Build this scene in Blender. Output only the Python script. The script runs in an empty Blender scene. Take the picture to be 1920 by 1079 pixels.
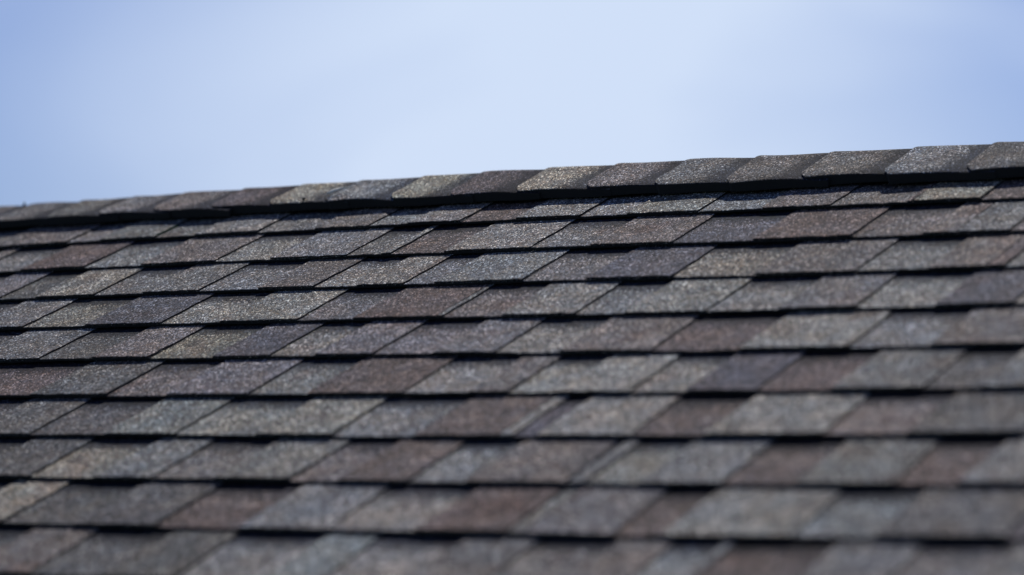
import bpy, math, random
from mathutils import Matrix, Vector, noise

random.seed(7)
SC = bpy.context.scene
COL = SC.collection
PITCH = math.radians(23.22)          # roof pitch
RIDGE_Z = 4.6                        # height of the reference line just below the ridge caps
E = 0.1429                           # exposure of one course of shingles
BASE = 0.0044                        # thickness of the base layer
TAB = 0.0027                         # thickness of the laminated tabs
SLOPE = (BASE + TAB) / E             # each course leans on the one below
APEX_V = 0.080                       # ridge line, measured up the slope

# roof coordinates (u along the ridge, v up the slope, n out of the slope) -> world
RX = Matrix.Rotation(PITCH, 3, 'X')
def RW(u, v, n):
    w = RX @ Vector((u, v, n))
    return Vector((w.x, w.y, w.z + RIDGE_Z))

# ------------------------------------------------------------------ camera
cam_d = bpy.data.cameras.new('camera')
cam = bpy.data.objects.new('camera', cam_d)
COL.objects.link(cam)
SC.camera = cam
Rrc = Matrix(((0.8419749646, 0.4958222053, -0.2126934406),
              (0.0266112726, 0.3555834043, 0.9342656382),
              (0.5388599068, -0.7922883208, 0.2861978644)))   # roof frame -> camera frame
Mc = (RX @ Rrc.transposed()).to_4x4()
Mc.translation = RW(0.0, -3.917835, 1.251665)
cam.matrix_world = Mc
cam_d.sensor_width = 36.0
cam_d.lens = 5621.0 / 1920 * 36.0
cam_d.clip_start = 0.05
cam_d.clip_end = 3000
cam_d.dof.use_dof = True
cam_d.dof.focus_distance = 4.66
cam_d.dof.aperture_fstop = 2.2
cam_d.dof.aperture_blades = 0

# ------------------------------------------------------------------ light
SUN_EL, SUN_AZ = math.radians(53.5), math.radians(-9.0)   # azimuth from +Y (beyond the ridge) towards +X
SKY_STRENGTH = 0.048
world = bpy.data.worlds.new('World')
SC.world = world
world.use_nodes = True
nt = world.node_tree
nt.nodes.clear()
def N(nt, kind, **kw):
    nd = nt.nodes.new(kind)
    for k, v in kw.items():
        if k.startswith('i_'):
            nd.inputs[k[2:].replace('_', ' ')].default_value = v
        else:
            setattr(nd, k, v)
    return nd
out = N(nt, 'ShaderNodeOutputWorld')
bg = N(nt, 'ShaderNodeBackground')
bg.inputs['Strength'].default_value = SKY_STRENGTH
sky = N(nt, 'ShaderNodeTexSky', sky_type='NISHITA')
sky.sun_disc = False
sky.sun_elevation = SUN_EL
sky.sun_rotation = SUN_AZ
sky.altitude = 0
sky.air_density = 1.0
sky.dust_density = 0.0
sky.ozone_density = 3.0
tc = N(nt, 'ShaderNodeTexCoord')
# thin veil of cirrus all over the sky
mp = N(nt, 'ShaderNodeMapping')
mp.inputs['Scale'].default_value = (1.0, 1.0, 2.2)
mp.inputs['Location'].default_value = (3.1, 0.4, 1.7)
cn = N(nt, 'ShaderNodeTexNoise')
cn.inputs['Scale'].default_value = 5.0
cn.inputs['Detail'].default_value = 5.0
cn.inputs['Roughness'].default_value = 0.42
cn.inputs['Distortion'].default_value = 0.8
cr = N(nt, 'ShaderNodeMapRange')
cr.inputs['From Min'].default_value = 0.36
cr.inputs['From Max'].default_value = 0.66
cr.inputs['To Min'].default_value = 0.12
cr.inputs['To Max'].default_value = 0.42
# two soft banks of thin cloud: a wide one just over the ridge, a small one higher up
def bank(px, py, size, amount):
    d = (Mc.to_3x3() @ Vector((px - 960, 539.5 - py, -5621.0))).normalized()
    dd = N(nt, 'ShaderNodeVectorMath', operation='DISTANCE')
    dd.inputs[1].default_value = d
    nt.links.new(tc.outputs['Generated'], dd.inputs[0])
    mm = N(nt, 'ShaderNodeMapRange', interpolation_type='SMOOTHERSTEP')
    mm.inputs['From Min'].default_value = size
    mm.inputs['From Max'].default_value = 0.0
    mm.inputs['To Min'].default_value = 0.0
    mm.inputs['To Max'].default_value = amount
    nt.links.new(dd.outputs['Value'], mm.inputs['Value'])
    return mm
mix = N(nt, 'ShaderNodeMix', data_type='RGBA')
mix.inputs['B'].default_value = (13.2, 15.5, 19.6, 1)
L = nt.links.new
L(tc.outputs['Generated'], mp.inputs['Vector'])
L(mp.outputs['Vector'], cn.inputs['Vector'])
L(cn.outputs['Fac'], cr.inputs['Value'])
# the veil is seen edge-on low in the sky and thins towards the zenith
sx = N(nt, 'ShaderNodeSeparateXYZ')
L(tc.outputs['Generated'], sx.inputs[0])
el = N(nt, 'ShaderNodeMapRange', interpolation_type='SMOOTHSTEP')
el.inputs['From Min'].default_value = 0.17
el.inputs['From Max'].default_value = 0.42
el.inputs['To Min'].default_value = 1.0
el.inputs['To Max'].default_value = 0.12
L(sx.outputs[2], el.inputs['Value'])
ml = N(nt, 'ShaderNodeMath', operation='MULTIPLY')
L(cr.outputs['Result'], ml.inputs[0]); L(el.outputs[0], ml.inputs[1])
b1, b2 = bank(1060, 400, 0.265, 0.76), bank(1180, -90, 0.085, 0.22)
a1 = N(nt, 'ShaderNodeMath', operation='ADD')
a2 = N(nt, 'ShaderNodeMath', operation='ADD', use_clamp=True)
L(ml.outputs[0], a1.inputs[0]); L(b1.outputs[0], a1.inputs[1])
L(a1.outputs[0], a2.inputs[0]); L(b2.outputs[0], a2.inputs[1])
L(a2.outputs[0], mix.inputs['Factor'])
wb = N(nt, 'ShaderNodeMix', data_type='RGBA', blend_type='MULTIPLY')   # white balance of the sky colour
wb.inputs['Factor'].default_value = 1.0
wb.inputs['B'].default_value = (0.80, 0.95, 1.56, 1)
L(sky.outputs['Color'], wb.inputs['A'])
L(wb.outputs['Result'], mix.inputs['A'])
L(mix.outputs['Result'], bg.inputs['Color'])
L(bg.outputs['Background'], out.inputs['Surface'])

sd = bpy.data.lights.new('sun', 'SUN')
sd.energy = 5.0
sd.angle = math.radians(0.53)
sd.color = (1.0, 0.972, 0.93)
sun = bpy.data.objects.new('sun', sd)
COL.objects.link(sun)
to_sun = Vector((math.sin(SUN_AZ) * math.cos(SUN_EL), math.cos(SUN_AZ) * math.cos(SUN_EL), math.sin(SUN_EL)))
sun.rotation_euler = to_sun.to_track_quat('Z', 'Y').to_euler()
sun.location = (0, 6, 12)

SC.view_settings.view_transform = 'Standard'
SC.view_settings.look = 'None'
SC.view_settings.exposure = 0.0
SC.view_settings.gamma = 1.0
SC.view_settings.use_curve_mapping = False

# ------------------------------------------------------------------ materials
def granule_material(name, headlap=None):
    """Mineral granules on asphalt. The tint of each piece is its object colour.
    headlap: None, 'top' (the darker band of granules the maker prints under the next butt on the
    base layer; UV.y = metres up from the butt) or 'side' (same on a ridge cap; UV.x = metres from its covered end)."""
    m = bpy.data.materials.new(name)
    m.use_nodes = True
    t = m.node_tree
    t.nodes.clear()
    L = t.links.new
    o = N(t, 'ShaderNodeOutputMaterial')
    b = N(t, 'ShaderNodeBsdfPrincipled')
    b.inputs['Roughness'].default_value = 0.85
    b.inputs['Specular IOR Level'].default_value = 0.12
    tc = N(t, 'ShaderNodeTexCoord')
    oi = N(t, 'ShaderNodeObjectInfo')
    off = N(t, 'ShaderNodeVectorMath', operation='SCALE')
    off.inputs['Scale'].default_value = 7.0
    cx = N(t, 'ShaderNodeCombineXYZ')
    L(oi.outputs['Random'], cx.inputs[0]); L(oi.outputs['Random'], cx.inputs[1])
    L(cx.outputs[0], off.inputs[0])
    pos = N(t, 'ShaderNodeVectorMath', operation='ADD')
    L(tc.outputs['Object'], pos.inputs[0]); L(off.outputs[0], pos.inputs[1])
    v = N(t, 'ShaderNodeTexVoronoi', feature='F1')
    v.inputs['Scale'].default_value = 1 / 0.00165
    st = N(t, 'ShaderNodeVectorMath', operation='MULTIPLY')
    st.inputs[1].default_value = (1.0, 0.6, 1.0)
    L(pos.outputs[0], st.inputs[0])
    L(st.outputs[0], v.inputs['Vector'])
    sep = N(t, 'ShaderNodeSeparateColor')
    L(v.outputs['Color'], sep.inputs[0])
    # granule colours as multiples of the tint
    ramp = N(t, 'ShaderNodeValToRGB')
    ramp.color_ramp.interpolation = 'CONSTANT'
    cols = [(0.0, (0.08, 0.08, 0.10)), (0.16, (0.30, 0.29, 0.31)), (0.34, (0.70, 0.68, 0.69)), (0.50, (0.85, 0.83, 0.84)),
            (0.66, (1.26, 1.32, 1.38)), (0.78, (1.48, 1.22, 0.92)), (0.86, (1.08, 0.76, 0.66)),
            (0.90, (2.5, 2.55, 2.6)), (0.955, (5.2, 5.0, 4.7))]
    e = ramp.color_ramp.elements
    e[0].position, e[0].color = cols[0][0], (*cols[0][1], 1)
    e[1].position, e[1].color = cols[1][0], (*cols[1][1], 1)
    for p_, c_ in cols[2:]:
        x = e.new(p_); x.color = (*c_, 1)
    L(sep.outputs[0], ramp.inputs[0])
    # blotches: the blend of granules drifts over a few centimetres
    n1 = N(t, 'ShaderNodeTexNoise')
    n1.inputs['Scale'].default_value = 26.0
    n1.inputs['Detail'].default_value = 5.0
    n1.inputs['Roughness'].default_value = 0.62
    L(pos.outputs[0], n1.inputs['Vector'])
    r1 = N(t, 'ShaderNodeMapRange')
    r1.inputs['From Min'].default_value = 0.3
    r1.inputs['From Max'].default_value = 0.7
    r1.inputs['To Min'].default_value = 0.70
    r1.inputs['To Max'].default_value = 1.30
    L(n1.outputs['Fac'], r1.inputs['Value'])
    n2 = N(t, 'ShaderNodeTexNoise')
    n2.inputs['Scale'].default_value = 17.0
    n2.inputs['Detail'].default_value = 3.0
    L(pos.outputs[0], n2.inputs['Vector'])
    hue = N(t, 'ShaderNodeMix', data_type='RGBA')
    hue.inputs['A'].default_value = (1.06, 1.0, 0.95, 1)
    hue.inputs['B'].default_value = (0.96, 1.0, 1.06, 1)
    r2 = N(t, 'ShaderNodeMapRange')
    r2.inputs['From Min'].default_value = 0.38
    r2.inputs['From Max'].default_value = 0.62
    L(n2.outputs['Fac'], r2.inputs['Value'])
    L(r2.outputs[0], hue.inputs['Factor'])
    m1 = N(t, 'ShaderNodeMix', data_type='RGBA', blend_type='MULTIPLY')
    m1.inputs['Factor'].default_value = 1.0
    L(oi.outputs['Color'], m1.inputs['A']); L(ramp.outputs['Color'], m1.inputs['B'])
    m2 = N(t, 'ShaderNodeMix', data_type='RGBA', blend_type='MULTIPLY')
    m2.inputs['Factor'].default_value = 1.0
    L(m1.outputs['Result'], m2.inputs['A']); L(hue.outputs['Result'], m2.inputs['B'])
    # the maker's colour drops run into each other: patches of another blend inside a piece
    n3 = N(t, 'ShaderNodeTexNoise')
    n3.inputs['Scale'].default_value = 11.0
    n3.inputs['Detail'].default_value = 6.0
    n3.inputs['Roughness'].default_value = 0.6
    sh = N(t, 'ShaderNodeVectorMath', operation='ADD')
    sh.inputs[1].default_value = (3.3, 8.1, 1.7)
    L(pos.outputs[0], sh.inputs[0]); L(sh.outputs[0], n3.inputs['Vector'])
    rt = N(t, 'ShaderNodeValToRGB')
    rt.color_ramp.interpolation = 'EASE'
    e = rt.color_ramp.elements
    e[0].position, e[0].color = 0.34, (0.78, 0.62, 0.56, 1)
    e[1].position, e[1].color = 0.66, (0.74, 0.76, 0.81, 1)
    for p_, c_ in ((0.42, (1.0, 0.97, 0.93)), (0.50, (1.12, 1.14, 1.08)), (0.58, (1.0, 1.03, 1.04))):
        x = e.new(p_); x.color = (*c_, 1)
    L(n3.outputs['Fac'], rt.inputs[0])
    m25 = N(t, 'ShaderNodeMix', data_type='RGBA', blend_type='MULTIPLY')
    m25.inputs['Factor'].default_value = 0.5
    L(m2.outputs['Result'], m25.inputs['A']); L(rt.outputs['Color'], m25.inputs['B'])
    # washed-down dirt: faint streaks that run down the slope across the courses
    ge = N(t, 'ShaderNodeNewGeometry')
    sm = N(t, 'ShaderNodeVectorMath', operation='MULTIPLY')
    sm.inputs[1].default_value = (9.0, 1.3, 1.3)
    L(ge.outputs['Position'], sm.inputs[0])
    n4 = N(t, 'ShaderNodeTexNoise')
    n4.inputs['Scale'].default_value = 1.0
    n4.inputs['Detail'].default_value = 5.0
    L(sm.outputs[0], n4.inputs['Vector'])
    r4 = N(t, 'ShaderNodeMapRange')
    r4.inputs['From Min'].default_value = 0.3
    r4.inputs['From Max'].default_value = 0.7
    r4.inputs['To Min'].default_value = 0.84
    r4.inputs['To Max'].default_value = 1.12
    L(n4.outputs['Fac'], r4.inputs['Value'])
    mm = N(t, 'ShaderNodeMath', operation='MULTIPLY')
    L(r1.outputs[0], mm.inputs[0]); L(r4.outputs[0], mm.inputs[1])
    m3 = N(t, 'ShaderNodeVectorMath', operation='SCALE')
    L(m25.outputs['Result'], m3.inputs[0]); L(mm.outputs[0], m3.inputs['Scale'])
    last = m3.outputs[0]
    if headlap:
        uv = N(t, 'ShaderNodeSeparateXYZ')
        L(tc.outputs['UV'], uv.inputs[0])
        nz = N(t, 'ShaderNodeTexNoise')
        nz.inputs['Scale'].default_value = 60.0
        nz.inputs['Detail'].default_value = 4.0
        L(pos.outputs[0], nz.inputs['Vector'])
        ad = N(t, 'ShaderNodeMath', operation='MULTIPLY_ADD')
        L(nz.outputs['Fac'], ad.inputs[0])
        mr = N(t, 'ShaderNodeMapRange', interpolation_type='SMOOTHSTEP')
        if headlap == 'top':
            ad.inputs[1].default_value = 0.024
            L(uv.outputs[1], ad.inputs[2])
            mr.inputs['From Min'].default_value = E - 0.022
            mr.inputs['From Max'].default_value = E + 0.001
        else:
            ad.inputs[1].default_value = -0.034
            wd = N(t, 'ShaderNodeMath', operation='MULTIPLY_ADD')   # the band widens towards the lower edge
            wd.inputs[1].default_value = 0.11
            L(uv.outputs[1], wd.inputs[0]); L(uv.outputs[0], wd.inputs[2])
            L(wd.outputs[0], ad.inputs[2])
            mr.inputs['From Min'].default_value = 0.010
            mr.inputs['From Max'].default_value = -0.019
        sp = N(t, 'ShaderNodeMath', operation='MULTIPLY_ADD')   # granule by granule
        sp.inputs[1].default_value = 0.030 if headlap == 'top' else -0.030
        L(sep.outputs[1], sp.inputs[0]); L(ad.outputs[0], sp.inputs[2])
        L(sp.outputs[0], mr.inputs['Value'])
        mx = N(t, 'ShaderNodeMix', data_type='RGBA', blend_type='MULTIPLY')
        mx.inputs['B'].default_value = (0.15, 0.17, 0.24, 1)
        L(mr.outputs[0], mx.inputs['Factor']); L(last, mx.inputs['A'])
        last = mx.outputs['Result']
    L(last, b.inputs['Base Color'])
    # every granule is a little stone
    bp = N(t, 'ShaderNodeBump')
    bp.inputs['Strength'].default_value = 1.0
    bp.inputs['Distance'].default_value = 0.0014
    bp.invert = True
    L(v.outputs['Distance'], bp.inputs['Height'])
    bp2 = N(t, 'ShaderNodeBump')
    bp2.inputs['Strength'].default_value = 0.30
    bp2.inputs['Distance'].default_value = 0.004
    L(n1.outputs['Fac'], bp2.inputs['Height'])
    L(bp2.outputs[0], bp.inputs['Normal'])
    L(bp.outputs[0], b.inputs['Normal'])
    L(b.outputs[0], o.inputs['Surface'])
    return m

def plain(name, col, rough=0.8, scale=40.0, var=0.3):
    m = bpy.data.materials.new(name)
    m.use_nodes = True
    t = m.node_tree
    b = t.nodes['Principled BSDF']
    b.inputs['Roughness'].default_value = rough
    n = N(t, 'ShaderNodeTexNoise')
    n.inputs['Scale'].default_value = scale
    n.inputs['Detail'].default_value = 4
    r = N(t, 'ShaderNodeMapRange')
    r.inputs['To Min'].default_value = 1 - var
    r.inputs['To Max'].default_value = 1 + var
    s = N(t, 'ShaderNodeVectorMath', operation='SCALE')
    s.inputs[0].default_value = col
    tcn = N(t, 'ShaderNodeTexCoord')
    t.links.new(tcn.outputs['Object'], n.inputs['Vector'])
    t.links.new(n.outputs['Fac'], r.inputs['Value'])
    t.links.new(r.outputs[0], s.inputs['Scale'])
    t.links.new(s.outputs[0], b.inputs['Base Color'])
    return m

M_TAB = granule_material('granules_tab')
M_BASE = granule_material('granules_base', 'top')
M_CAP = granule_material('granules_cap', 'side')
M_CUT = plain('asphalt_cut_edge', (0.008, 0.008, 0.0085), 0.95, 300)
M_FELT = plain('asphalt_felt', (0.02, 0.02, 0.022), 0.95)
M_WALL = plain('house_siding', (0.55, 0.53, 0.49), 0.7)
M_GRASS = plain('lawn', (0.05, 0.09, 0.03), 0.9, 3.0)
M_DARK = plain('weathered_steel', (0.02, 0.018, 0.016), 0.6, 200)
M_PALE = plain('dry_leaf', (0.62, 0.60, 0.52), 0.7, 200)
M_MOSS = plain('moss_green', (0.05, 0.085, 0.035), 0.95, 400)

# tints (albedo) of the granule blends
G = 0.134
TINT = {
    'g': (0.97, 0.97, 0.98), 'l': (1.30, 1.29, 1.24), 'b': (1.08, 1.14, 1.18), 'n': (0.76, 0.62, 0.61),
    'p': (0.62, 0.61, 0.72), 'v': (0.95, 0.92, 0.99), 'd': (0.69, 0.69, 0.70), 'y': (1.25, 1.22, 1.08),
    'k': (0.96, 0.88, 0.87), 'o': (0.82, 0.79, 0.76), 'Y': (1.62, 1.55, 1.30), 'B': (1.26, 1.33, 1.38),
    'N': (0.60, 0.51, 0.53)}
def tint(c, j=0.06):
    f = G * (1 + random.uniform(-j, j))
    return tuple(x * f * (1 + random.uniform(-0.02, 0.02)) for x in TINT[c]) + (1.0,)

# ------------------------------------------------------------------ helpers
def mesh_obj(name, verts, faces, mats, parent=None, loc=None, mat_idx=None, uvs=None, smooth=False):
    me = bpy.data.meshes.new(name)
    me.from_pydata([tuple(v) for v in verts], [], faces)
    for m in mats:
        me.materials.append(m)
    if mat_idx:
        me.polygons.foreach_set('material_index', mat_idx)
    if uvs is not None:
        lay = me.uv_layers.new(name='UVMap')
        for lp in me.loops:
            lay.data[lp.index].uv = uvs[lp.vertex_index]
    if smooth:
        me.polygons.foreach_set('use_smooth', [True] * len(me.polygons))
    me.update()
    o = bpy.data.objects.new(name, me)
    COL.objects.link(o)
    if parent:
        o.parent = parent
    if loc is not None:
        o.location = loc
    return o

def clamp(x, a, b):
    return max(a, min(b, x))

# courses bent to copy the image's barrel distortion: polynomial fitted to pixel positions
BOW = [-0.00361, -0.0082, 0.00956, 0.0017, 0.01709, -0.01074, -0.00115, 0.01317, 0.00251]
def bow(u, v):
    x = clamp(u, -3.75, -1.25) + 2.4
    y = clamp(v, -1.45, 0.12)
    c = BOW
    return c[0]*x + c[1]*x*x + c[2]*x**3 + c[3]*y + c[4]*x*y + c[5]*x*x*y + c[6]*y*y + c[7]*x*y*y + c[8]
def swell(u, v):          # decking that is not dead flat
    return 0.0012 * noise.noise(Vector((u * 2.3, v * 2.9, 4.0)))
def P(u, v, n):           # roof point with bow and swell, in roof coordinates
    return Vector((u, v + bow(u, v), n + swell(u, v)))

# ------------------------------------------------------------------ ground and house
def quad(name, pts, mat, parent=None):
    return mesh_obj(name, pts, [tuple(range(len(pts)))], [mat], parent)
g = quad('ground', [(-1500, -1500, 0), (1500, -1500, 0), (1500, 1500, 0), (-1500, 1500, 0)], M_GRASS)
g['kind'] = 'structure'

house = bpy.data.objects.new('house', None)
COL.objects.link(house)
house.location = (0, 0, 0)
house['label'] = 'house roof covered in grey, brown and purplish laminated asphalt shingles'
house['category'] = 'roof'

U_A, U_B = -7.0, 1.2
V_EAVE = -3.05
apex = RW(0, APEX_V, -0.012)
eave = RW(0, V_EAVE, -0.012)
back = Vector((0, 2 * apex.y - eave.y, eave.z))
# deck under the shingles, both slopes, 12 mm boards
def slab(a, b, th, name, mat):
    vs = []
    for dz in (0, -th):
        for x in (U_A, U_B):
            for p_ in (a, b):
                vs.append((x, p_.y, p_.z + dz))
    fs = [(0, 1, 3, 2), (4, 6, 7, 5), (0, 2, 6, 4), (1, 5, 7, 3), (0, 4, 5, 1), (2, 3, 7, 6)]
    return mesh_obj(name, vs, fs, [mat], house)
slab(eave, apex, 0.02, 'roof_deck', M_FELT)
slab(apex, back, 0.02, 'roof_deck', M_FELT)
ya, yb, zt = eave.y + 0.45, back.y - 0.45, eave.z + 0.12
xs = (U_A + 0.3, U_B - 0.3)
wv = [(xs[0], ya, 0), (xs[1], ya, 0), (xs[1], yb, 0), (xs[0], yb, 0),
      (xs[0], ya, zt), (xs[1], ya, zt), (xs[1], yb, zt), (xs[0], yb, zt),
      (xs[0], apex.y, apex.z - 0.05), (xs[1], apex.y, apex.z - 0.05)]
mesh_obj('wall', wv, [(0, 1, 5, 4), (2, 3, 7, 6), (1, 2, 6, 9, 5), (3, 0, 4, 8, 7)], [M_WALL], house)

# ------------------------------------------------------------------ shingles
def strip_geo(vb, ua, ub, top_n, thick, w_end, step=0.006, slant=(0, 0), proud=0.0, lift=0.0, seed=0.0, curl=0.0, rag_side=0.0):
    """One flat layer: from its butt (w=0) up to w_end. Returns verts in roof coordinates, faces, material index, uv."""
    k = max(3, int((ub - ua) / step))
    ws = [0.0, 0.0011, 0.018, 0.036, 0.056, 0.078, 0.100, 0.124, w_end]
    V, F, MI, UV = [], [], [], []
    edge_l = [random.uniform(-0.0002, 0.0009) * (0.4 + rag_side) for _ in ws]
    edge_r = [random.uniform(-0.0012, 0.0003) * (0.4 + rag_side) for _ in ws]
    for i in range(k + 1):
        s = i / k
        for j, w in enumerate(ws):
            sl = slant[0] * (1 - s) + slant[1] * s
            ragx = 0.0
            if i in (0, k):
                ragx = edge_l[j] if i == 0 else edge_r[j]
            u = ua + (ub - ua) * s + sl * (w / E) + ragx
            rag = 0.0
            if j <= 1:
                rag = 0.0011 * noise.noise(Vector((u * 28, vb * 3 + seed, 1.0))) + 0.0006 * noise.noise(Vector((u * 190, vb * 9 + seed, 2.0)))
            v = vb + w - proud + rag
            n = top_n - SLOPE * w + (lift + curl * math.sin(math.pi * s)) * max(0.0, 1 - w / 0.08)
            if j == 0:
                n -= 0.0006
            if j <= 1:
                n += 0.0007 * noise.noise(Vector((u * 240, vb * 9 + seed, 7.0))) + 0.0006 * noise.noise(Vector((u * 45, vb * 9 + seed, 9.0)))
            V.append(P(u, v, n)); UV.append((u - ua, w))
    m = len(ws)
    for i in range(k):
        for j in range(m - 1):
            a = i * m + j
            F.append((a, a + m, a + m + 1, a + 1)); MI.append(0)
    # butt face and side faces
    nb = len(V)
    for i in range(k + 1):
        q = V[i * m]
        V.append(Vector((q.x, q.y + 0.0006, q.z - thick + 0.0006))); UV.append((0, 0))
    for i in range(k):
        F.append((nb + i, nb + i + 1, (i + 1) * m, i * m)); MI.append(1)
    for side, i in ((0, 0), (1, k)):
        s0 = len(V)
        for j in range(m):
            q = V[i * m + j]
            V.append(Vector((q.x, q.y, q.z - thick))); UV.append((0, 0))
        for j in range(m - 1):
            f = (i * m + j, i * m + j + 1, s0 + j + 1, s0 + j)
            F.append(f if side == 0 else f[::-1]); MI.append(1)
    return V, F, MI, UV

def add_piece(name, geo, mats, color, parent, origin):
    V, F, MI, UV = geo
    V = [v - origin for v in V]
    o = mesh_obj(name, V, F, mats, None, None, MI, UV)
    o.color = color
    return o

def place(o, origin, parent_origin=None, parent=None):
    """origin in roof coordinates; a direct child of the house stands at RW(origin) turned by the pitch."""
    if parent_origin is None:
        o.parent = house
        o.location = RW(*origin)
        o.rotation_euler = (PITCH, 0, 0)
    else:
        o.parent = parent
        o.location = origin - parent_origin

# courses counted down from the ridge: (kind and blend, u where the piece starts at the butt)
# J: a shingle starts with its recessed base layer; T: a raised laminated tab starts on it
ROWS = {
    1: [('Jg',-3.718),('Td',-3.618),('Tk',-3.572),('Jg',-3.45),('Tg',-3.377),('Jg',-3.258),('Tl',-3.173),('Jg',-3.042),('Tk',-2.925),('Jb',-2.817),('Tl',-2.739),('Jn',-2.637),('Tl',-2.534),('Jb',-2.413),('Tl',-2.33),('Jb',-2.203),('Tk',-2.096),('Jk',-1.98),('Tn',-1.857),('Ty',-1.848),('Jn',-1.741)] ,
    2: [('Jg',-3.552),('Tn',-3.441),('Jb',-3.303),('Tk',-3.183),('Jl',-3.028),('Tb',-2.917),('Jg',-2.766),('Tl',-2.699),('Jn',-2.679),('Tl',-2.58),('Jg',-2.422),('Tk',-2.316),('Jp',-2.174),('Tn',-2.042),('Jk',-1.882),('Tk',-1.772),('Tg',-1.72),('Jk',-1.639)] ,
    3: [('Jd',-3.372),('Ty',-3.296),('Jb',-3.172),('Tg',-3.071),('Jb',-2.957),('Tk',-2.841),('Jl',-2.734),('Tl',-2.652),('Jb',-2.565),('Tb',-2.509),('Jv',-2.352),('Tp',-2.243),('Jy',-2.099),('Tk',-1.968),('Jg',-1.81),('Tk',-1.702),('Tn',-1.618),('Jb',-1.591)] ,
    4: [('Jg',-3.449),('Tg',-3.321),('Jy',-3.204),('Tp',-3.077),('Jl',-2.926),('Tl',-2.813),('Jv',-2.665),('Tn',-2.564),('Tb',-2.414),('Jk',-2.404),('Tl',-2.304),('Jb',-2.181),('Tl',-2.101),('Jl',-1.971),('Tv',-1.862),('Jl',-1.747),('Tp',-1.633),('Jl',-1.524)] ,
    5: [('Jg',-3.322),('Tg',-3.199),('Jd',-3.057),('Tk',-2.953),('Jy',-2.841),('Tp',-2.723),('Jl',-2.617),('Tv',-2.536),('Jv',-2.434),('Tv',-2.333),('Jl',-2.229),('Tk',-2.124),('Jn',-1.981),('Tl',-1.851),('Jb',-1.691),('Tk',-1.58),('Jg',-1.445)] ,
    6: [('Jn',-3.146),('Td',-2.956),('Jk',-2.811),('Tv',-2.701),('Jb',-2.553),('Tn',-2.452),('Jl',-2.29),('Tg',-2.185),('Jl',-2.123),('Tl',-2.044),('Jl',-1.936),('Tp',-1.857),('Jn',-1.754),('Tg',-1.652),('Jd',-1.53),('Tg',-1.455)] ,
    7: [('Jg',-3.02),('Td',-2.957),('Jd',-2.837),('Tb',-2.704),('Jl',-2.575),('Tl',-2.44),('Jb',-2.312),('Tn',-2.182),('Tl',-2.051),('Jp',-2.03),('Tl',-1.996),('Jn',-1.858),('Tl',-1.759),('Jk',-1.597),('Td',-1.491),('Jd',-1.349)] ,
    8: [('Jd',-2.953),('Td',-2.832),('Jy',-2.718),('Tb',-2.605),('Jg',-2.505),('Tg',-2.403),('Jk',-2.283),('Tn',-2.207),('Jb',-2.099),('Tk',-2.017),('Jp',-1.874),('Tb',-1.869),('Jl',-1.845),('Tb',-1.773),('Jn',-1.663),('Tg',-1.568),('Jn',-1.446),('Tg',-1.37)] ,
    9: [('Jd',-2.804),('Ty',-2.746),('Jd',-2.646),('Td',-2.522),('Jn',-2.392),('Tb',-2.26),('Jl',-2.126),('Tn',-2.0),('Jk',-1.873),('Tl',-1.871),('Tg',-1.849),('Jn',-1.731),('Tl',-1.669),('Jb',-1.506),('Td',-1.408),('Jp',-1.262),('Tg',-1.235)] ,
    10: [('Jd',-2.659),('Tk',-2.594),('Jd',-2.481),('Td',-2.364),('Jl',-2.256),('Tb',-2.126),('Jl',-2.046),('Tg',-1.93),('Jg',-1.828),('Tk',-1.723),('Jb',-1.649),('Tb',-1.592),('Jn',-1.574),('Tg',-1.453),('Jg',-1.35),('Tg',-1.25)] ,
}
ROW_END = {1: -1.60, 2: -1.50, 3: -1.44, 4: -1.40, 5: -1.34, 6: -1.35, 7: -1.27, 8: -1.26, 9: -1.13, 10: -1.15}
BL = 'gglbnkvdlk'
def random_cells(u0, u1):
    out = []
    u = u0
    while u < u1 - 0.12:
        a, b = random.uniform(0.08, 0.13), random.uniform(0.09, 0.14)
        if u + a + b > u1 - 0.1:
            b = u1 - u - a
        out += [('J' + random.choice(BL), u), ('T' + random.choice(BL), u + a)]
        u += a + b
    return out
for k in (11, 12):
    ROWS[k] = random_cells(-2.85 + 0.12 * (k - 10) + random.uniform(0, .1), -1.05 + 0.02 * k)
    ROW_END[k] = ROWS[k][-1][1] + 0.12
for k in range(1, 11):
    end = ROW_END[k] + 0.36
    ROWS[k] = random_cells(ROWS[k][0][1] - 0.42, ROWS[k][0][1]) + ROWS[k] + random_cells(ROW_END[k], end)
    last_u = ROWS[k][-1][1]
    ROW_END[k] = last_u + 0.11

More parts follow.
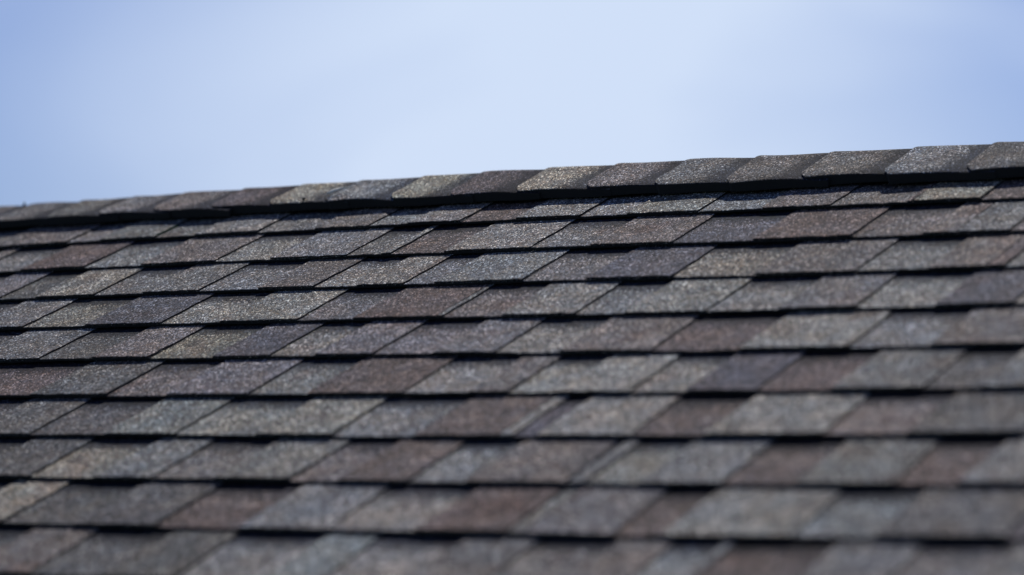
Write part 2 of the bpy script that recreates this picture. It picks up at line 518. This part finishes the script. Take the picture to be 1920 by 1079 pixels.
row_span = {}
for k, cells in ROWS.items():
    vb = -E * k
    cells = list(cells)
    if cells[0][0][0] == 'T':
        cells = cells[1:]
    row_span[k] = (cells[0][1], ROW_END[k])
    groups = []
    for i, (c, u) in enumerate(cells):
        nxt = cells[i + 1][1] if i + 1 < len(cells) else ROW_END[k]
        if c[0] == 'J':
            groups.append([(c, u, nxt)])
        else:
            groups[-1].append((c, u, nxt))
    sl = random.uniform(-0.003, 0.003)
    for gi, gr in enumerate(groups):
        ua, ub = gr[0][1], gr[-1][2]
        sl2 = random.uniform(-0.003, 0.003)
        lift = random.choice((0.0, 0.0003, 0.0006, 0.0010, 0.0017))
        origin = Vector(((ua + ub) / 2, vb, 0))
        geo = strip_geo(vb, ua + 0.0003, ub - 0.0003, 0.0, BASE, E + 0.05, slant=(sl, sl2), lift=lift, seed=gi, curl=random.uniform(-0.0006, 0.0010))
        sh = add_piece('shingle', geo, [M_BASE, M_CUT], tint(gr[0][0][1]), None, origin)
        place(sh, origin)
        for ti, (c, a, b) in enumerate(gr[1:]):
            left_sl = random.uniform(0.001, 0.006) if ti == 0 else 0.0
            right_sl = sl2 if ti == len(gr) - 2 else 0.0
            og = Vector(((a + b) / 2, vb, TAB))
            geo = strip_geo(vb, a + (0.0004 if ti else 0), b - 0.0009, TAB, TAB + 0.0001, E + 0.007, slant=(left_sl, right_sl),
                            proud=0.0008, lift=lift + random.uniform(0, 0.0003), seed=gi + ti * 3.1, rag_side=1.0)
            tb = add_piece('tab', geo, [M_TAB, M_CUT], tint(c[1]), None, og)
            place(tb, og, origin, sh)
        sl = sl2

# rest of the slope, out of the picture: same courses, joined
def field(name, rows, spans, to_world, seed):
    rnd = random.Random(seed)
    sets = {c: ([], [], []) for c in 'glnkd'}
    for k in rows:
        for (u0, u1) in spans(k):
            u = u0
            while u < u1 - 0.02:
                a = rnd.uniform(0.09, 0.14); b = rnd.uniform(0.09, 0.14)
                e_ = min(u + a + b, u1)
                for (x0, x1, n0, th) in ((u, e_, 0.0, BASE), (u + a, e_ - 0.001, TAB, TAB)):
                    if x1 - x0 < 0.01:
                        continue
                    V, F, MI = sets[rnd.choice('ggllnkkd')]
                    s = len(V)
                    for x in (x0, x1):
                        for (w, dn) in ((0, -th), (0, 0), (min(E + 0.006, APEX_V - 0.004 + E * k), 0)):
                            q = P(x, -E * k + w, n0 - SLOPE * w + dn)
                            V.append(to_world(q))
                    F += [(s, s + 3, s + 4, s + 1), (s + 1, s + 4, s + 5, s + 2), (s + 3, s + 5, s + 4), (s, s + 1, s + 2)]
                    MI += [1, 0, 1, 1]
                u = e_
    for c, (V, F, MI) in sets.items():
        o = mesh_obj(name, V, F, [M_TAB, M_CUT], house, None, MI)
        o.color = tint(c)
        o['kind'] = 'stuff'
def span_front(k):
    if k in row_span:
        return [(U_A, row_span[k][0] - 0.0006), (row_span[k][1] + 0.0006, U_B)]
    return [(U_A, U_B)]
field('shingle_field', range(0, 22), span_front, lambda q: RW(*q), 3)
def back_world(q):
    w = RW(*q)
    return Vector((w.x, 2 * RW(0, APEX_V, 0).y - w.y, w.z))
field('shingle_field', range(0, 22), lambda k: [(U_A, U_B)], back_world, 5)

# ------------------------------------------------------------------ ridge caps
# left edge of each cap (it lies on the cap to its left), blend, v of its lower edge
CAPS = [(-4.33, 'g', -.058), (-4.20, 'k', -.056), (-4.07, 'g', -.058), (-3.95, 'l', -.06), (-3.83, 'g', -.058), (-3.705, 'o', -.058),
        (-3.583, 'o', -.058), (-3.463, 'g', -.053), (-3.349, 'k', -.045), (-3.215, 'N', -.050), (-3.092, 'Y', -.047),
        (-2.971, 'B', -.048), (-2.841, 'Y', -.050), (-2.723, 'N', -.048), (-2.596, 'Y', -.047), (-2.463, 'k', -.048),
        (-2.335, 'g', -.054), (-2.207, 'o', -.058), (-2.079, 'o', -.053), (-1.938, 'b', -.060), (-1.806, 'd', -.059),
        (-1.675, 'g', -.057), (-1.545, 'l', -.055), (-1.415, 'g', -.056), (-1.285, 'k', -.058)]
CAP_T = 0.0030
CAP_TILT = {-3.349: -0.011, -3.215: 0.003, -2.596: -0.002, -2.079: 0.005}   # lower edges that hang crooked
def ridge_drop(u):       # cap fold bent down towards the far end to follow the image skyline
    return -0.038 * clamp((-2.70 - u) / 1.0, 0, 1.3)
def cap_mesh(u0, u1, vlow, rnd):
    """folded cap: raised left end on its neighbour, right end tucked under the next one"""
    W = u1 - u0 + 0.055
    nu = 15
    a2 = 2 * PITCH
    apx = Vector((0, APEX_V, 0.0))
    # arc of the fold, in (v, n) of the near slope; t = distance from the apex, negative on the near side
    Rf = 0.030
    half = Rf * PITCH
    prof = []
    leg = APEX_V - vlow - 0.001
    ts = [-leg, -leg + 0.0015, -leg + 0.007, -leg + 0.014, -leg + 0.024, -leg * 0.7, -leg * 0.5, -leg * 0.25, -half, -half * .6, -half * .2, half * .2, half * .6, half, leg * 0.3, leg * 0.7, leg]
    for t in ts:
        if t < -half:
            d = Vector((0, t, 0)); base = apx - Vector((0, 0, 0.0006)); nn = Vector((0, 0, 1)); q = base + d
        elif t > half:
            d = Vector((0, math.cos(a2), -math.sin(a2))) * t; nn = Vector((0, math.sin(a2), math.cos(a2))); q = apx - Vector((0, 0, 0.0006)) + d
        else:
            ang = (t + half) / Rf
            c = apx + Vector((0, -half - 0.0002, -Rf))
            nn = Vector((0, math.sin(ang), math.cos(ang)))
            q = c + nn * Rf
        prof.append((t, q, nn))
    V, F, MI, UV = [], [], [], []
    m = len(prof)
    lay = []
    r_corner = 0.020
    wob = [rnd.uniform(-0.0018, 0.0018) for _ in range(6)]
    flare = rnd.uniform(0, 0.002)
    for i in range(nu + 1):
        x = [0, 0.0012, 0.004, 0.008, 0.014, 0.020][i] if i < 6 else 0.020 + (W - 0.020) * (i - 5) / (nu - 5)
        s = x / W
        for j, (t, q, nn) in enumerate(prof):
            # height of the outer surface over the slope: high at the left end, low where it is tucked under
            h = 0.0157 - (2 * CAP_T / 0.128) * (x - 0.010) * 0.5 + 0.0010
            near = clamp((-t) / leg, 0, 1)
            h += near ** 2 * (0.0053 + flare * math.sin(s * 5 + wob[0] * 900))
            h += wob[1] * 0.5 * math.sin(s * 7 + t * 30)
            if j in (0, m - 1):
                h -= 0.0007
            h -= (0.0016, 0.0006, 0.0001)[i] if i < 3 else 0.0
            du = 0.0
            dt = Vector((0, 0, 0))
            low = clamp(1 + (-leg - t) / 0.030, 0, 1)
            h -= 0.0030 * low ** 2                                  # the lower edge droops a little
            du += 0.013 * low ** 2 * max(0.0, 1 - x / 0.020)         # worn, rounded corner
            if t < -leg + 0.03:
                tt = (-(leg) + 0.03 - t) / 0.03
                # rounded lower left corner and an uneven lower edge
                k = max(0.0, 1 - x / r_corner)
                dt.y += r_corner * 0.35 * (1 - math.sqrt(max(0, 1 - k * k))) * clamp(tt, 0, 1)
                dt.y += (CAP_TILT.get(round(u0, 3), 0.0) * (x / 0.128) + 0.0022 * math.sin(x * 38 + wob[2] * 2000) + 0.0007 * noise.noise(Vector((u0 * 9 + x * 150, 3, 1)))) * clamp(tt, 0, 1)
            edge = 0.0011 * noise.noise(Vector((t * 55, u0 * 7, 0))) + 0.0006 * noise.noise(Vector((t * 230, u0 * 7, 5)))
            if i < 3:
                du += edge
            uu = u0 + x + du
            z = q + nn * h + dt
            z = Vector((uu, z.y, z.z))
            drop = ridge_drop(uu)
            wt = clamp(1 + t / leg, 0, 1) ** 0.8
            z.y += drop * 0.45 * wt ; z.z += drop * 0.20 * wt + swell(uu, 0)
            V.append(z); UV.append((u1 - (u0 + x), t)); lay.append(nn)
    for i in range(nu):
        for j in range(m - 1):
            a = i * m + j
            F.append((a, a + m, a + m + 1, a + 1)); MI.append(0)
    nV = len(V)
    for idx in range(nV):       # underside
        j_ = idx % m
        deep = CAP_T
        if j_ in (0, 1, 2):          # lower edge deepened almost to the course below; black face stands for shade
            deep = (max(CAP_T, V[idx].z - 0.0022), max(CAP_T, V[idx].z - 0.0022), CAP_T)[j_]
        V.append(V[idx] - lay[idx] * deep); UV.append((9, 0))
    for i in range(nu):
        for j in range(m - 1):
            a = nV + i * m + j
            F.append((a, a + 1, a + m + 1, a + m)); MI.append(1)
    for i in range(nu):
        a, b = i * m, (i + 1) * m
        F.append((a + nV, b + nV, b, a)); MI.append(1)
        a += m - 1; b += m - 1
        F.append((a, b, b + nV, a + nV)); MI.append(1)
    for j in range(m - 1):
        F.append((j, j + 1, j + 1 + nV, j + nV)); MI.append(1)
        a = nu * m + j
        F.append((a, a + nV, a + 1 + nV, a + 1)); MI.append(1)
    return V, F, MI, UV
rnd = random.Random(11)
cap_origins = {}
for i, (u0, c, vl) in enumerate(CAPS):
    u1 = CAPS[i + 1][0] if i + 1 < len(CAPS) else u0 + 0.13
    origin = Vector((u0, APEX_V, 0.0))
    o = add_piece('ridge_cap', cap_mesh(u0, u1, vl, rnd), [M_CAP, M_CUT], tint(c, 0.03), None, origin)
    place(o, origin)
# caps beyond the picture on either side
def cap_field(us, seed):
    r = random.Random(seed)
    V, F, MI = [], [], []
    for u0 in us:
        v, f, mi, _ = cap_mesh(u0, u0 + 0.13, -.056, r)
        s = len(V)
        V += [RW(*q) for q in v]; F += [tuple(a + s for a in q) for q in f]; MI += mi
    o = mesh_obj('ridge_cap_run', V, F, [M_TAB, M_CUT], house, None, MI)
    o.color = tint('g'); o['kind'] = 'stuff'
cap_field([-4.46 - 0.13 * i for i in range(19)], 1)
cap_field([-1.155 + 0.13 * i for i in range(17)], 2)

# ------------------------------------------------------------------ small things lying on the roof
def tube(name, pts, rads, mat, seg=6, flat=1.0):
    V, F = [], []
    for i, p_ in enumerate(pts):
        d = (pts[min(i + 1, len(pts) - 1)] - pts[max(i - 1, 0)]).normalized()
        a = d.orthogonal().normalized(); b = d.cross(a)
        for s in range(seg):
            an = 2 * math.pi * s / seg
            V.append(p_ + (a * math.cos(an) + b * math.sin(an) * flat) * rads[i])
    for i in range(len(pts) - 1):
        for s in range(seg):
            F.append((i * seg + s, i * seg + (s + 1) % seg, (i + 1) * seg + (s + 1) % seg, (i + 1) * seg + s))
    F.append(tuple(range(seg))[::-1]); F.append(tuple(range((len(pts) - 1) * seg, len(pts) * seg)))
    return mesh_obj(name, V, F, [mat], smooth=True)


def thing_at(o, label, cat, origin):
    for v_ in o.data.vertices:
        v_.co = v_.co - origin
    o.location = origin
    o['label'] = label
    o['category'] = cat
def RP(u, v, n):
    return RW(u, v, n)
# a tiny dark stub sticking up on the skyline at the far left
b0 = RW(-3.712, APEX_V - 0.034, 0.0045)
o = tube('twig_stub', [b0, b0 + Vector((0.0005, 0, 0.005)), b0 + Vector((0.001, 0, 0.008)), b0 + Vector((0.0, 0, 0.0115))],
         [0.0030, 0.0026, 0.0024, 0.0008], M_DARK)
thing_at(o, 'tiny dark twig stub standing up on the ridge line at the far left', 'twig', b0)
# crumb of bark on the lower edge of the beige cap
b0 = RW(-3.013, -0.0395, 0.0195)
o = tube('bark_crumb', [b0, b0 + Vector((0.003, 0, 0.003)), b0 + Vector((0.005, 0, 0.0015))], [0.0028, 0.0030, 0.0010], M_DARK)
thing_at(o, 'small black bark crumb on the lower edge of a beige ridge cap', 'bark', b0)
# pale curled sliver of dry leaf on the bluish cap
pts = []
for i in range(9):
    a = i / 8
    pts.append(RW(-2.972 + 0.036 * a, -0.026 + 0.018 * a + 0.012 * a * a, 0.0235 + 0.0035 * math.sin(math.pi * a)))
c0 = pts[0].copy()
o = tube('leaf_sliver', pts, [0.001, 0.0030, 0.0040, 0.0038, 0.0032, 0.0026, 0.0021, 0.0016, 0.0008], M_PALE, flat=0.5)
thing_at(o, 'pale curled leaf sliver lying on the bluish ridge cap left of centre', 'leaf', c0)
# moss grown in one joint of the top course
V, F = [], []
rm = random.Random(4)
for i in range(150):
    a = rm.random()
    c = P(-3.258 + rm.gauss(0, 0.0012), -E + 0.004 + 0.062 * a, -SLOPE * 0.07 * a + 0.0015)
    c = RW(*c)
    r_ = rm.uniform(0.0008, 0.002)
    s_ = len(V)
    for d in ((1, 0, 0), (-0.5, 0.87, 0), (-0.5, -0.87, 0), (0, 0, 1.3)):
        V.append(c + Vector(d) * r_)
    F += [(s_, s_ + 1, s_ + 3), (s_ + 1, s_ + 2, s_ + 3), (s_ + 2, s_, s_ + 3)]
o = mesh_obj('moss', V, F, [M_MOSS])
o['kind'] = 'stuff'
o['label'] = 'thin line of green moss in a joint of the top course'
